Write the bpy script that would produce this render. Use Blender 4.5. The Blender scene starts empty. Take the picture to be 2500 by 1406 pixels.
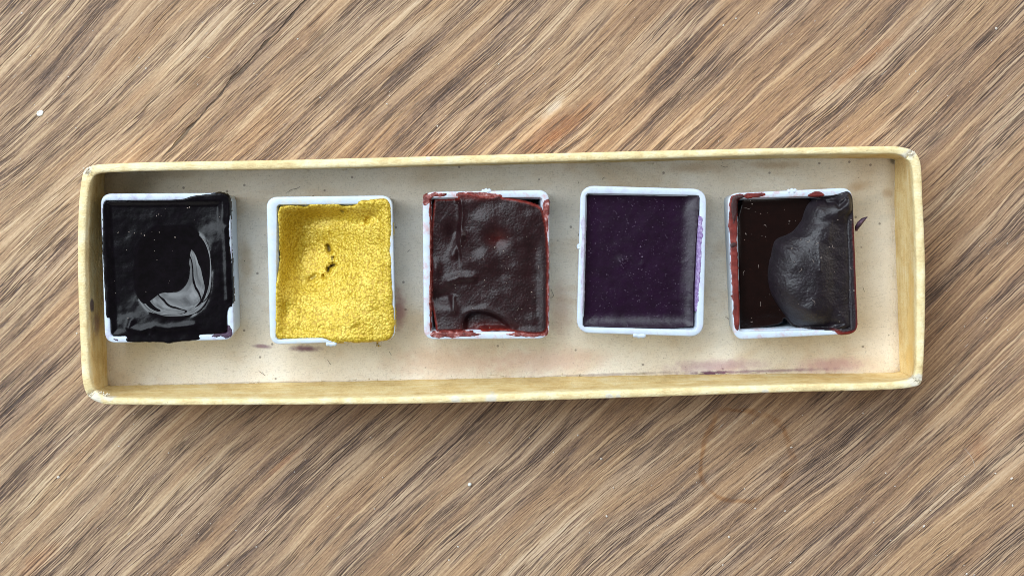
import bpy, math, random
import numpy as np
from mathutils import Matrix, Vector

random.seed(4)
rng = np.random.default_rng(11)
C = bpy.context.scene.collection
SC = bpy.context.scene
MM = 0.001

# ------------------------------------------------------------------ camera
TILT = math.radians(4.0)
DIST, ZREF = 240.0, 10.0            # mm from lens to the aim point, aim height
S0 = 131.0 / 2500.0                 # mm per photo pixel at the aim point
CAM = np.array([0.0, DIST * math.sin(TILT), ZREF + DIST * math.cos(TILT)])
cd = bpy.data.cameras.new('camera')
cam = bpy.data.objects.new('camera', cd)
C.objects.link(cam)
cam.location = CAM * MM
cam.rotation_euler = (-TILT, 0, 0)
cd.sensor_width = 36
cd.lens = 36 * DIST / 131.0
cd.clip_start = 0.005
cd.clip_end = 20
cd.dof.use_dof = False
SC.camera = cam

# ------------------------------------------------------------------ light: one window of three panes, dim room
w = bpy.data.worlds.new('World')
SC.world = w
w.use_nodes = True
bg = w.node_tree.nodes['Background']
bg.inputs[0].default_value = (1.0, 0.97, 0.93, 1)
bg.inputs[1].default_value = 0.13

AZ, EL, WD = math.radians(135), math.radians(52), 1.30


def lamp(name, az, el, dist, panes, height, radiance, color, sky=False):
    """rectangles of light side by side, facing the table; panes: (offset, width) in metres"""
    d = Vector((math.cos(el) * math.cos(az), math.cos(el) * math.sin(az), math.sin(el)))
    xa = Vector((0, 0, 1)).cross(d).normalized()
    ya = d.cross(xa)
    for off, wid in panes:
        ld = bpy.data.lights.new(name, 'AREA')
        ld.shape = 'RECTANGLE'
        ld.size, ld.size_y = wid, height
        ld.energy = radiance * math.pi * wid * height
        ld.color = color
        if sky:                                   # cloudy sky seen through the glass
            ld.use_nodes = True
            nt = ld.node_tree
            em = nt.nodes['Emission']
            ge = nt.nodes.new('ShaderNodeNewGeometry')
            no = nt.nodes.new('ShaderNodeTexNoise')
            no.inputs['Scale'].default_value = 2.6
            no.inputs['Detail'].default_value = 3
            mp = nt.nodes.new('ShaderNodeMapRange')
            for i, u in ((1, .3), (2, .72), (3, .45), (4, 1.7)):
                mp.inputs[i].default_value = u
            nt.links.new(ge.outputs['Parametric'], no.inputs['Vector'])
            nt.links.new(no.outputs[0], mp.inputs[0])
            nt.links.new(mp.outputs[0], em.inputs['Strength'])
        lo = bpy.data.objects.new(name, ld)
        C.objects.link(lo)
        m = Matrix((xa, ya, d)).transposed().to_4x4()     # shines along its -Z
        m.translation = d * dist + xa * off
        lo.matrix_world = m


lamp('window_pane_light', AZ, EL, WD, ((-0.605, 0.53), (0.075, 0.69), (0.68, 0.38)), 0.80, 8.1, (0.83, 0.925, 1.0), True)
# added fill lamps, low on two sides, standing in for room bounce
lamp('fill_light', math.radians(35), math.radians(13), 1.5, ((0, 1.8),), 0.7, 2.6, (1.0, 0.97, 0.93))
lamp('fill_light', math.radians(255), math.radians(13), 1.5, ((0, 1.8),), 0.7, 0.8, (1.0, 0.96, 0.91))

vs = SC.view_settings
vs.view_transform = 'Standard'
vs.look = 'None'
vs.exposure = 0.0
vs.gamma = 1.0
SC.render.engine = 'CYCLES'
SC.cycles.use_denoising = True
SC.cycles.max_bounces = 6
SC.cycles.filter_width = 0.9

# ------------------------------------------------------------------ geometry helpers
ct, st = math.cos(TILT), math.sin(TILT)


def P(px, py, z):
    """photo pixel -> mm on the horizontal plane at height z"""
    px, py = np.asarray(px, float), np.asarray(py, float)
    a, b, c = (px - 1250) * S0 / DIST, (703 - py) * S0 / DIST, -1.0
    dx, dy, dz = a, ct * b + st * c, -st * b + ct * c
    k = (z - CAM[2]) / dz
    return CAM[0] + dx * k, CAM[1] + dy * k


def PX(x, y, z):
    """mm -> photo pixel"""
    rx, ry, rz = x - CAM[0], y - CAM[1], z - CAM[2]
    b, c = ct * ry - st * rz, st * ry + ct * rz
    return 1250 + rx / -c * DIST / S0, 703 - b / -c * DIST / S0


_tab = rng.random((256, 256))


def vnoise(x, y, seed=0):
    x = np.asarray(x, float) + seed * 17.31
    y = np.asarray(y, float) + seed * 9.77
    xi, yi = np.floor(x).astype(int), np.floor(y).astype(int)
    fx, fy = x - xi, y - yi
    fx, fy = fx * fx * (3 - 2 * fx), fy * fy * (3 - 2 * fy)
    g = lambda i, j: _tab[(xi + i) & 255, (yi + j) & 255]
    return (g(0, 0) * (1 - fx) + g(1, 0) * fx) * (1 - fy) + (g(0, 1) * (1 - fx) + g(1, 1) * fx) * fy


def fbm(x, y, seed=0, octv=4):
    s, a, f, n = 0, 1.0, 1.0, 0
    for o in range(octv):
        ang = 0.6 * o
        xr, yr = x * math.cos(ang) - y * math.sin(ang), x * math.sin(ang) + y * math.cos(ang)
        s = s + a * (vnoise(xr * f, yr * f, seed + o) - 0.5)
        n += a
        a *= 0.5
        f *= 2.05
    return s / n * 2


def sstep(a, b, x):
    t = np.clip((x - a) / (b - a), 0, 1)
    return t * t * (3 - 2 * t)


def sdf(X, Y, poly):
    """distance to the polygon's edge, positive inside"""
    p = np.asarray(poly, float)
    q = np.roll(p, -1, 0)
    d = np.full(X.shape, 1e9)
    ins = np.zeros(X.shape, bool)
    for (x0, y0), (x1, y1) in zip(p, q):
        ex, ey = x1 - x0, y1 - y0
        t = np.clip(((X - x0) * ex + (Y - y0) * ey) / (ex * ex + ey * ey + 1e-12), 0, 1)
        d = np.minimum(d, (X - x0 - t * ex) ** 2 + (Y - y0 - t * ey) ** 2)
        if y0 != y1:
            ins ^= ((y0 > Y) != (y1 > Y)) & (X < x0 + (Y - y0) * ex / (y1 - y0))
    return np.where(ins, 1, -1) * np.sqrt(d)


def chaikin(pts, n=2):
    p = np.asarray(pts, float)
    for _ in range(n):
        q = np.roll(p, -1, 0)
        p = np.stack([p * .75 + q * .25, p * .25 + q * .75], 1).reshape(-1, 2)
    return p


def rounded(corners, r, seg=7):
    """rounded polygon through the corners (any winding), radius r"""
    c = np.asarray(corners, float)
    out = []
    n = len(c)
    for i in range(n):
        a, b, d = c[i - 1], c[i], c[(i + 1) % n]
        u, v = a - b, d - b
        u, v = u / np.linalg.norm(u), v / np.linalg.norm(v)
        for k in range(seg + 1):
            t = k / seg
            p0, p2 = b + u * r, b + v * r
            out.append((1 - t) ** 2 * p0 + 2 * t * (1 - t) * b * .86 + 2 * t * (1 - t) * .14 * (p0 + p2) / 2 + t * t * p2)
    return np.array(out)


def resample(loop, n):
    p = np.vstack([loop, loop[:1]])
    L = np.concatenate([[0], np.cumsum(np.linalg.norm(np.diff(p, axis=0), axis=1))])
    t = np.linspace(0, L[-1], n, endpoint=False)
    return np.stack([np.interp(t, L, p[:, 0]), np.interp(t, L, p[:, 1])], 1)


def inset(loop, d):
    """move every point of a counter-clockwise or clockwise loop inward by d"""
    t = np.roll(loop, -1, 0) - np.roll(loop, 1, 0)
    t /= np.linalg.norm(t, axis=1)[:, None] + 1e-9
    nrm = np.stack([-t[:, 1], t[:, 0]], 1)
    area = np.sum(loop[:, 0] * np.roll(loop[:, 1], -1) - np.roll(loop[:, 0], -1) * loop[:, 1])
    return loop + nrm * (d if area > 0 else -d)


def empty(name, loc):
    o = bpy.data.objects.new(name, None)
    C.objects.link(o)
    o.empty_display_size = 0.005
    o.location = Vector(loc) * MM
    o['_mm'] = list(loc)
    return o


def mesh(name, verts, faces, mat, parent=None, origin=(0, 0, 0), smooth=True, attrs=None):
    """verts in mm, world; stored relative to the parent (or origin)"""
    if parent is not None:
        root = parent
        origin = tuple(root['_mm'])
    v = (np.asarray(verts, float).reshape(-1, 3) - np.array(origin)) * MM
    me = bpy.data.meshes.new(name)
    me.from_pydata(v.tolist(), [], faces if isinstance(faces, list) else faces.tolist())
    if attrs:
        for k, a in attrs.items():
            at = me.attributes.new(k, 'FLOAT', 'POINT')
            at.data.foreach_set('value', np.asarray(a, np.float32).ravel())
    me.polygons.foreach_set('use_smooth', [smooth] * len(me.polygons))
    me.materials.append(mat)
    me.update()
    o = bpy.data.objects.new(name, me)
    C.objects.link(o)
    o['_mm'] = list(origin)
    if parent is not None:
        o.parent = parent
    else:
        o.location = Vector(origin) * MM
    return o


def tag(o, label=None, cat=None, group=None, kind=None):
    for k, v in (('label', label), ('category', cat), ('group', group), ('kind', kind)):
        if v:
            o[k] = v
    return o


def loft(loops, close_first=False, close_last=False):
    """list of (n,3) loops -> verts, quads"""
    n = len(loops[0])
    V = np.vstack(loops)
    F = []
    for k in range(len(loops) - 1):
        for i in range(n):
            j = (i + 1) % n
            F.append((k * n + i, k * n + j, (k + 1) * n + j, (k + 1) * n + i))
    if close_first:
        F.append(tuple(range(n))[::-1])
    if close_last:
        F.append(tuple((len(loops) - 1) * n + i for i in range(n)))
    return V, F


def at_z(loop, z):
    z = np.broadcast_to(z, (len(loop),))
    return np.column_stack([loop, z])


def strands(items, sides=4):
    """items: list of (points Nx3 mm, radius) -> one mesh of thin tapering tubes"""
    V, F = [], []
    for pts, r in items:
        pts = np.asarray(pts, float)
        n = len(pts)
        b = len(V)
        for i in range(n):
            t = pts[min(i + 1, n - 1)] - pts[max(i - 1, 0)]
            t /= np.linalg.norm(t) + 1e-9
            a = np.cross(t, (0.13, 0.31, 0.94))
            a /= np.linalg.norm(a) + 1e-9
            c = np.cross(t, a)
            rr = r * (0.45 + 0.55 * math.sin(math.pi * (i + .5) / n))
            for k in range(sides):
                an = 2 * math.pi * k / sides
                V.append(pts[i] + rr * (math.cos(an) * a + math.sin(an) * c))
        for i in range(n - 1):
            for k in range(sides):
                F.append((b + i * sides + k, b + i * sides + (k + 1) % sides,
                          b + (i + 1) * sides + (k + 1) % sides, b + (i + 1) * sides + k))
        F.append(tuple(b + k for k in range(sides))[::-1])
        F.append(tuple(b + (n - 1) * sides + k for k in range(sides)))
    return np.array(V), F


def grains(items):
    """items: (x,y,z,r) -> one mesh of small irregular octahedral grains"""
    V, F = [], []
    base = np.array([(1, 0, 0), (-1, 0, 0), (0, 1, 0), (0, -1, 0), (0, 0, 1), (0, 0, -1),
                     (.7, .7, .3), (-.7, .7, -.2), (-.7, -.7, .3), (.7, -.7, -.2)], float)
    fc = [(4, 0, 6), (4, 6, 2), (4, 2, 7), (4, 7, 1), (4, 1, 8), (4, 8, 3), (4, 3, 9), (4, 9, 0),
          (5, 6, 0), (5, 2, 6), (5, 7, 2), (5, 1, 7), (5, 8, 1), (5, 3, 8), (5, 9, 3), (5, 0, 9)]
    for x, y, z, r in items:
        b = len(V)
        sc = rng.uniform(.6, 1.25, 3)
        an = rng.uniform(0, 6.28)
        R = np.array([[math.cos(an), -math.sin(an), 0], [math.sin(an), math.cos(an), 0], [0, 0, 1]])
        for p in base * sc * r * rng.uniform(.85, 1.15, (10, 1)):
            V.append(R @ p + (x, y, z))
        F += [tuple(b + i for i in f) for f in fc]
    return np.array(V), F


# ------------------------------------------------------------------ material helpers
class Mat:
    def __init__(self, name, off=(0, 0, 0)):
        self.m = bpy.data.materials.new(name)
        self.m.use_nodes = True
        self.nt = self.m.node_tree
        self.b = self.nt.nodes['Principled BSDF']
        tc = self.nt.nodes.new('ShaderNodeTexCoord')
        s = self.vmath('SCALE', tc.outputs['Object'], scale=1000.0)
        self.pos = self.vmath('ADD', s, off)          # mm
        sp = self.nt.nodes.new('ShaderNodeSeparateXYZ')
        self.link(self.pos, sp.inputs[0])
        self.x, self.y, self.z = sp.outputs

    def link(self, a, sock):
        if isinstance(a, bpy.types.NodeSocket):
            self.nt.links.new(a, sock)
        else:
            try:
                sock.default_value = a
            except Exception:
                sock.default_value = (*a, 1.0)

    def vmath(self, op, a, b=None, scale=None):
        n = self.nt.nodes.new('ShaderNodeVectorMath')
        n.operation = op
        self.link(a, n.inputs[0])
        if b is not None:
            self.link(b, n.inputs[1])
        if scale is not None:
            n.inputs['Scale'].default_value = scale
        return n.outputs['Value'] if op in ('DISTANCE', 'LENGTH', 'DOT_PRODUCT') else n.outputs[0]

    def f(self, op, a, b=0.0, c=0.0, clamp=False):
        n = self.nt.nodes.new('ShaderNodeMath')
        n.operation = op
        n.use_clamp = clamp
        for i, v in enumerate((a, b, c)):
            self.link(v, n.inputs[i])
        return n.outputs[0]

    def add(self, a, b): return self.f('ADD', a, b)
    def sub(self, a, b): return self.f('SUBTRACT', a, b)
    def mul(self, a, b): return self.f('MULTIPLY', a, b)
    def mad(self, a, b, c): return self.f('MULTIPLY_ADD', a, b, c)

    def rng(self, v, a, b, lo=0.0, hi=1.0, smooth=True):
        n = self.nt.nodes.new('ShaderNodeMapRange')
        n.interpolation_type = 'SMOOTHSTEP' if smooth else 'LINEAR'
        for i, u in enumerate((v, a, b, lo, hi)):
            self.link(u, n.inputs[i])
        return n.outputs[0]

    def vec(self, x, y, z=0.0):
        n = self.nt.nodes.new('ShaderNodeCombineXYZ')
        for i, v in enumerate((x, y, z)):
            self.link(v, n.inputs[i])
        return n.outputs[0]

    def noise(self, vec, scale=1.0, detail=2.0, rough=0.5, dist=0.0):
        n = self.nt.nodes.new('ShaderNodeTexNoise')
        self.link(vec, n.inputs['Vector'])
        n.inputs['Scale'].default_value = scale
        n.inputs['Detail'].default_value = detail
        n.inputs['Roughness'].default_value = rough
        n.inputs['Distortion'].default_value = dist
        return n.outputs[0]

    def voro(self, vec, scale, feature='F1', rand=1.0):
        n = self.nt.nodes.new('ShaderNodeTexVoronoi')
        n.feature = feature
        self.link(vec, n.inputs['Vector'])
        n.inputs['Scale'].default_value = scale
        n.inputs['Randomness'].default_value = rand
        return n.outputs['Distance']

    def ramp(self, v, stops):
        n = self.nt.nodes.new('ShaderNodeValToRGB')
        el = n.color_ramp.elements
        while len(el) < len(stops):
            el.new(0.5)
        for e, (p, c) in zip(el, stops):
            e.position = p
            e.color = (*c, 1)
        self.link(v, n.inputs[0])
        return n.outputs[0]

    def mix(self, fac, a, b, blend='MIX'):
        n = self.nt.nodes.new('ShaderNodeMix')
        n.data_type = 'RGBA'
        n.blend_type = blend
        self.link(fac, n.inputs['Factor'])
        self.link(a, n.inputs[6])
        self.link(b, n.inputs[7])
        return n.outputs[2]

    def attr(self, name):
        n = self.nt.nodes.new('ShaderNodeAttribute')
        n.attribute_name = name
        return n.outputs['Fac']

    def blob(self, px, py, z, rx, ry, rot=0.0, wob=0.0, lo=1.0, hi=0.0):
        """1 inside an ellipse (mm radii, rot deg) at a photo pixel, fading to 0"""
        cx, cy = P(px, py, z)
        dx, dy = self.sub(self.x, float(cx)), self.sub(self.y, float(cy))
        c, s = math.cos(math.radians(rot)), math.sin(math.radians(rot))
        u = self.mad(dx, c / rx, self.mul(dy, s / rx))
        v = self.mad(dx, -s / ry, self.mul(dy, c / ry))
        d = self.f('SQRT', self.mad(u, u, self.mul(v, v)))
        if wob:
            if not hasattr(self, '_wob'):
                self._wob = self.sub(self.noise(self.pos, 0.9, 3, .6), .5)
            d = self.mad(self._wob, wob, d)
        return self.rng(d, hi, lo, 1.0, 0.0)

    def bump(self, h, dist_mm, strength=1.0, normal=None):
        n = self.nt.nodes.new('ShaderNodeBump')
        n.inputs['Strength'].default_value = strength
        n.inputs['Distance'].default_value = dist_mm * MM
        self.link(h, n.inputs['Height'])
        if normal is not None:
            self.link(normal, n.inputs['Normal'])
        return n.outputs[0]

    def out(self, color=None, rough=None, normal=None, **kw):
        for sock, v in (('Base Color', color), ('Roughness', rough), ('Normal', normal)):
            if v is not None:
                self.link(v, self.b.inputs[sock])
        for k, v in kw.items():
            self.link(v, self.b.inputs[k.replace('_', ' ')])
        return self.m


def srgb(r, g, b):
    f = lambda c: ((c / 255 + 0.055) / 1.055) ** 2.4 if c > 10 else c / 255 / 12.92
    return (f(r), f(g), f(b))


# ------------------------------------------------------------------ the table
GA = math.radians(43)


def wood():
    M = Mat('old_oak')
    c, s = math.cos(GA), math.sin(GA)
    p = M.mad(M.x, c, M.mul(M.y, s))
    q = M.mad(M.x, -s, M.mul(M.y, c))
    n1 = M.sub(M.noise(M.vec(M.mul(p, .016), M.mul(q, .03), 1.0), 1, 1), .5)
    n2 = M.sub(M.noise(M.vec(M.mul(p, .09), M.mul(q, .11), 2.0), 1, 1), .5)
    n3 = M.sub(M.noise(M.vec(M.mul(p, .35), M.mul(q, .5), 3.0), 1, 1), .5)
    q1 = M.add(q, M.mad(n1, 7.0, M.mad(n2, .6, M.mul(n3, .2))))
    band = M.noise(M.vec(M.mul(p, .012), M.mul(q1, .085), 4.0), 1, 2, .55)
    med = M.noise(M.vec(M.mul(p, .04), M.mul(q1, .70), 5.0), 1, 2, .55)
    fine = M.noise(M.vec(M.mul(p, .05), M.mul(q1, 1.75), 6.0), 1, 2, .45)
    thin = M.noise(M.vec(M.mul(p, .075), M.mul(q1, 3.2), 8.0), 1, 2, .45)
    pore = M.noise(M.vec(M.mul(p, .20), M.mul(q1, 4.6), 9.0), 1, 1, .5)
    hue = M.noise(M.vec(M.mul(p, .035), M.mul(q1, .22), 10.0), 1, 2, .6)
    speck = M.noise(M.vec(M.mul(p, 1.8), M.mul(q, 8.0), 0.0), 1.0, 2, .6)
    # crisp dark vessel lines where two slow noises cross their mean, tan strands between them
    la = M.rng(M.f('ABSOLUTE', M.sub(fine, .49)), .010, .050, 1.0, 0.0)
    lb = M.rng(M.f('ABSOLUTE', M.sub(thin, .50)), .008, .045, 1.0, 0.0)
    groove = M.f('MAXIMUM', M.mul(la, M.rng(thin, .42, .56)), M.mul(M.mul(lb, M.rng(med, .60, .42)), .85))
    groove = M.mul(groove, M.rng(hue, .36, .60, 1.15, .40))       # calm and open-pored zones
    ridge = M.rng(fine, .50, .68)
    v = M.mad(M.sub(med, .5), .26, M.mad(ridge, .09, M.mad(groove, -.20, M.mad(M.sub(thin, .5), .30, M.mul(M.sub(band, .5), .20)))))
    v = M.mad(M.sub(speck, .5), .26, M.add(v, .545))
    # bands of darker and lighter growth
    for px, py, L, W, a in ((1690, 110, 13, 1.5, -.20), (1600, 220, 9, 1.3, -.16), (1120, 190, 16, 3.2, -.11), (1010, 320, 10, 2.0, -.10),
                            (2140, 190, 12, 1.0, -.12), (1350, 262, 7, 1.4, .20), (1420, 190, 16, 2.2, .12),
                            (100, 90, 12, 2.0, .12), (150, 160, 10, 2.4, -.12), (640, 1130, 10, 1.6, -.10),
                            (110, 1190, 9, 2.4, .15), (2290, 1330, 20, 4.0, .10), (1980, 1150, 10, 1.1, -.14), (1400, 1100, 8, 1.6, -.13)):
        v = M.add(v, M.mul(M.blob(px, py, 0, L, W, 42, .9, 1.0, 0.1), a * .6))
    col = M.ramp(v, [(.22, srgb(66, 53, 47)), (.36, srgb(108, 87, 74)), (.47, srgb(152, 124, 100)),
                     (.56, srgb(178, 148, 117)), (.68, srgb(206, 178, 144)), (.85, srgb(222, 202, 174))])
    # warm heartwood against grey weathered wood
    warm = M.rng(M.add(hue, M.mul(M.x, .0011)), .42, .64)
    col = M.mix(M.mul(warm, .3), col, srgb(246, 214, 178), 'MULTIPLY')
    grey = M.rng(M.sub(hue, M.mul(M.x, .0011)), .60, .36)
    col = M.mix(M.mul(grey, .45), col, M.mix(1.0, col, (.98, .99, 1.10), 'MULTIPLY'))
    for px, py, L, W in ((1330, 330, 6, 2.2), (1400, 300, 8, 1.5), (690, 1130, 5, .7), (1040, 370, 4, 1.0), (90, 1370, 6, 1.5), (2100, 160, 8, 1.0)):
        col = M.mix(M.mul(M.blob(px, py, 0, L, W, 41, .8, 1, .2), .42), col, srgb(236, 184, 142), 'MULTIPLY')
    col = M.mix(M.mul(M.blob(2385, 1095, 0, 3.2, 2.2, 70, 1.2, 1, .1), .45), col, srgb(216, 176, 150), 'MULTIPLY')
    col = M.mix(M.mul(M.blob(1352, 262, 0, 2.6, .8, 42, .9, 1, .1), .6), col, srgb(226, 212, 192))
    # open pores
    pm = M.rng(pore, .43, .33)
    pm = M.mul(pm, M.rng(med, .66, .42, .25, 1.0))
    col = M.mix(M.mul(pm, .66), col, srgb(72, 58, 51))
    # the long split
    x0, y0 = P(752, -5, 0)
    x1, y1 = P(385, 398, 0)
    L = math.hypot(x1 - x0, y1 - y0)
    ux, uy = (x1 - x0) / L, (y1 - y0) / L
    al = M.mad(M.sub(M.x, float(x0)), float(ux), M.mul(M.sub(M.y, float(y0)), float(uy)))
    ac = M.mad(M.sub(M.x, float(x0)), float(-uy), M.mul(M.sub(M.y, float(y0)), float(ux)))
    wv = M.mad(M.sub(M.noise(M.vec(al, 0.0, 3.0), .22, 3, .6), .5), 1.1, ac)
    hw = M.rng(M.noise(M.vec(al, 9.0, 3.0), .28, 2, .6), .40, .62, .10, .27)
    inl = M.mul(M.rng(al, -14, -8), M.rng(al, float(L), float(L) - 2))
    crack = M.mul(M.rng(M.f('ABSOLUTE', wv), M.mul(hw, .5), hw, 1.0, 0.0), inl)
    col = M.mix(M.mul(crack, .7), col, srgb(30, 24, 22))
    # dried ring left by something round and wet
    cx, cy = P(1822, 1112, 0)
    dx, dy = M.sub(M.x, float(cx)), M.sub(M.y, float(cy))
    rad = M.f('SQRT', M.mad(dx, dx, M.mul(dy, dy)))
    rad = M.mad(M.sub(M.noise(M.pos, .16, 2), .5), 4.2, rad)
    ring = M.rng(M.f('ABSOLUTE', M.sub(rad, 6.3)), .1, .55, 1.0, 0.0)
    ring = M.mul(ring, M.rng(M.noise(M.pos, .22, 3, .6), .38, .54, .25, .85))
    col = M.mix(M.mul(ring, .6), col, srgb(210, 164, 94), 'MULTIPLY')
    # pale scuffs
    sc = M.noise(M.vec(M.mul(p, .5), M.mul(q, 3.0), 30.0), 1, 2, .6)
    scuff = M.mul(M.rng(sc, .66, .76), M.rng(M.noise(M.pos, .05, 1), .5, .62))
    col = M.mix(M.mul(scuff, .5), col, srgb(214, 204, 190))
    h = M.mad(groove, -.8, M.mad(fine, 1.0, M.mul(pm, -.4)))
    h = M.mad(speck, .10, h)
    nb = M.bump(M.mad(crack, -2.0, h), .13, .9)
    rough = M.rng(fine, .35, .65, .62, .50)
    return M.out(col, rough, nb, Specular_IOR_Level=.35)


tx, ty, th = 480.0, 330.0, 26.0
loops = []
base = np.array([(-tx, -ty), (tx, -ty), (tx, ty), (-tx, ty)], float)
for ins, z in ((1.5, -th), (0, -th + 1.5), (0, -1.5), (1.5, 0)):
    loops.append(at_z(base - np.sign(base) * ins, z))
V, F = loft(loops, True, True)
table = mesh('tabletop', V, F, wood(), smooth=False)
tag(table, 'worn brown wooden tabletop with slanting grain', 'tabletop', kind='structure')

# ------------------------------------------------------------------ the card tray
ZF, ZT, ZP = 0.9, 11.6, 10.0          # tray floor, tray rim, pan rim (mm)
#          outer rim      inner rim      foot of the wall on the floor
ctrl = [
    ((207, 415), (229, 432), (258, 424)),        # 0 corner
    ((225, 405), (240, 425), (270, 421)),
    ((300, 399), (300, 420), (310, 419)),
    ((700, 391), (700, 413), (700, 414)),
    ((1100, 381), (1100, 402), (1100, 406)),
    ((1500, 371), (1500, 391), (1500, 397)),
    ((1900, 362), (1900, 379), (1900, 388)),
    ((2130, 358), (2130, 376), (2130, 387)),
    ((2195, 359), (2195, 378), (2170, 388)),
    ((2228, 368), (2212, 388), (2184, 391)),     # 9 corner
    ((2243, 386), (2222, 398), (2184, 401)),
    ((2252, 500), (2231, 500), (2183, 510)),
    ((2258, 650), (2236, 650), (2187, 650)),
    ((2257, 800), (2236, 800), (2192, 790)),
    ((2252, 905), (2234, 900), (2195, 890)),
    ((2247, 936), (2228, 920), (2195, 905)),     # 15 corner
    ((2222, 945), (2205, 928), (2182, 908)),
    ((1900, 957), (1900, 938), (1900, 911)),
    ((1500, 971), (1500, 951), (1500, 916)),
    ((1100, 983), (1100, 964), (1100, 924)),
    ((700, 987), (700, 972), (700, 933)),
    ((300, 987), (300, 970), (310, 940)),
    ((248, 984), (262, 968), (282, 941)),
    ((216, 966), (234, 952), (266, 940)),        # 23 corner
    ((205, 940), (225, 932), (264, 925)),
    ((197, 830), (217, 830), (261, 830)),
    ((191, 650), (211, 650), (258, 650)),
    ((193, 520), (214, 520), (256, 520)),
    ((200, 440), (222, 450), (256, 440)),
]
ctrl = np.array(ctrl, float)
nc = len(ctrl)
corner_ids = [0, 9, 15, 23]


def cat_loop(pts, per):
    out = []
    n = len(pts)
    for i in range(n):
        p0, p1, p2, p3 = pts[i - 1], pts[i], pts[(i + 1) % n], pts[(i + 2) % n]
        d = lambda a, b: max(np.linalg.norm(a - b) ** .5, 1e-6)
        t0, t1 = 0, d(p0, p1)
        t2 = t1 + d(p1, p2)
        t3 = t2 + d(p2, p3)
        for k in range(per[i]):
            t = t1 + (t2 - t1) * k / per[i]
            a1 = (t1 - t) / (t1 - t0) * p0 + (t - t0) / (t1 - t0) * p1
            a2 = (t2 - t) / (t2 - t1) * p1 + (t - t1) / (t2 - t1) * p2
            a3 = (t3 - t) / (t3 - t2) * p2 + (t - t2) / (t3 - t2) * p3
            b1 = (t2 - t) / (t2 - t0) * a1 + (t - t0) / (t2 - t0) * a2
            b2 = (t3 - t) / (t3 - t1) * a2 + (t - t1) / (t3 - t1) * a3
            out.append((t2 - t) / (t2 - t1) * b1 + (t - t1) / (t2 - t1) * b2)
    return np.array(out)


def to_mm(a, z):
    x, y = P(a[:, 0], a[:, 1], z)
    return np.stack([x, y], 1)


O, I, B = to_mm(ctrl[:, 0], ZT - .5), to_mm(ctrl[:, 1], ZT - .5), to_mm(ctrl[:, 2], ZF)
seglen = np.linalg.norm(np.roll(O, -1, 0) - O, axis=1)
per = [max(3, int(l / .45)) for l in seglen]
starts = np.concatenate([[0], np.cumsum(per)])
O, I, B = cat_loop(O, per), cat_loop(I, per), cat_loop(B, per)
NS = len(O)
arc = np.concatenate([[0], np.cumsum(np.linalg.norm(np.diff(O, axis=0), axis=1))])
mean = (O + I) / 2
BO = O + (B - I) * 0.4               # outer foot
cdist = np.min([np.abs(np.arange(NS) - starts[c]) for c in corner_ids] +
               [NS - np.abs(np.arange(NS) - starts[c]) for c in corner_ids], axis=0) * .4   # mm from the nearest corner
wob = fbm(arc * .11, arc * 0, 3, 3) * .16
crease = np.exp(-(cdist / .32) ** 2)
sect = []                            # one cross-section after another, outside foot -> rim -> inside foot
for j, (kind, t) in enumerate([('o', 0), ('o', .35), ('o', .7), ('o', .92)] + [('r', a) for a in np.linspace(0, 1, 11)] +
                              [('i', t) for t in (.06, .14, .26, .4, .55, .7, .82, .92, 1.0, 1.04)]):
    if kind == 'o':
        xy = BO + (O - BO) * t
        z = np.full(NS, 0.02 + (ZT - .55) * t)
        off = fbm(arc * .5 + j, arc * 0 + j * .7, 5, 2) * .03 * (t > 0)
        xy = xy + (I - O) / np.linalg.norm(I - O, axis=1)[:, None] * off[:, None]
    elif kind == 'r':
        a = math.pi * t
        k = (1 - math.cos(a)) / 2
        xy = O + (I - O) * k
        z = ZT - .55 + .55 * math.sin(a) ** .5 + wob - crease * (.42 * math.sin(a))
        z = z + fbm(arc * 1.3, arc * 0 + j * .55, 7, 3) * .07
    else:
        bow = math.sin(math.pi * min(t, 1)) * .25
        xy = I + (B - I) * t + (O - I) / np.linalg.norm(O - I, axis=1)[:, None] * (bow * (.6 + fbm(arc * .05, arc * 0, 8, 2)[:, None]))
        z = ZT - .55 + (ZF - .08 - ZT + .55) * min(t, 1.0) + wob * (1 - min(t, 1))
        if t > 1:
            z = np.full(NS, ZF - .35)
        sh = fbm(arc * .7, arc * 0 + j * .8, 9, 3) * .07
        xy = xy + (O - I) / np.linalg.norm(O - I, axis=1)[:, None] * sh[:, None]
        z = np.broadcast_to(z, (NS,))
    sect.append(np.column_stack([xy, z]))
sect = np.array(sect)                # (K, NS, 3)
K = len(sect)


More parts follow.
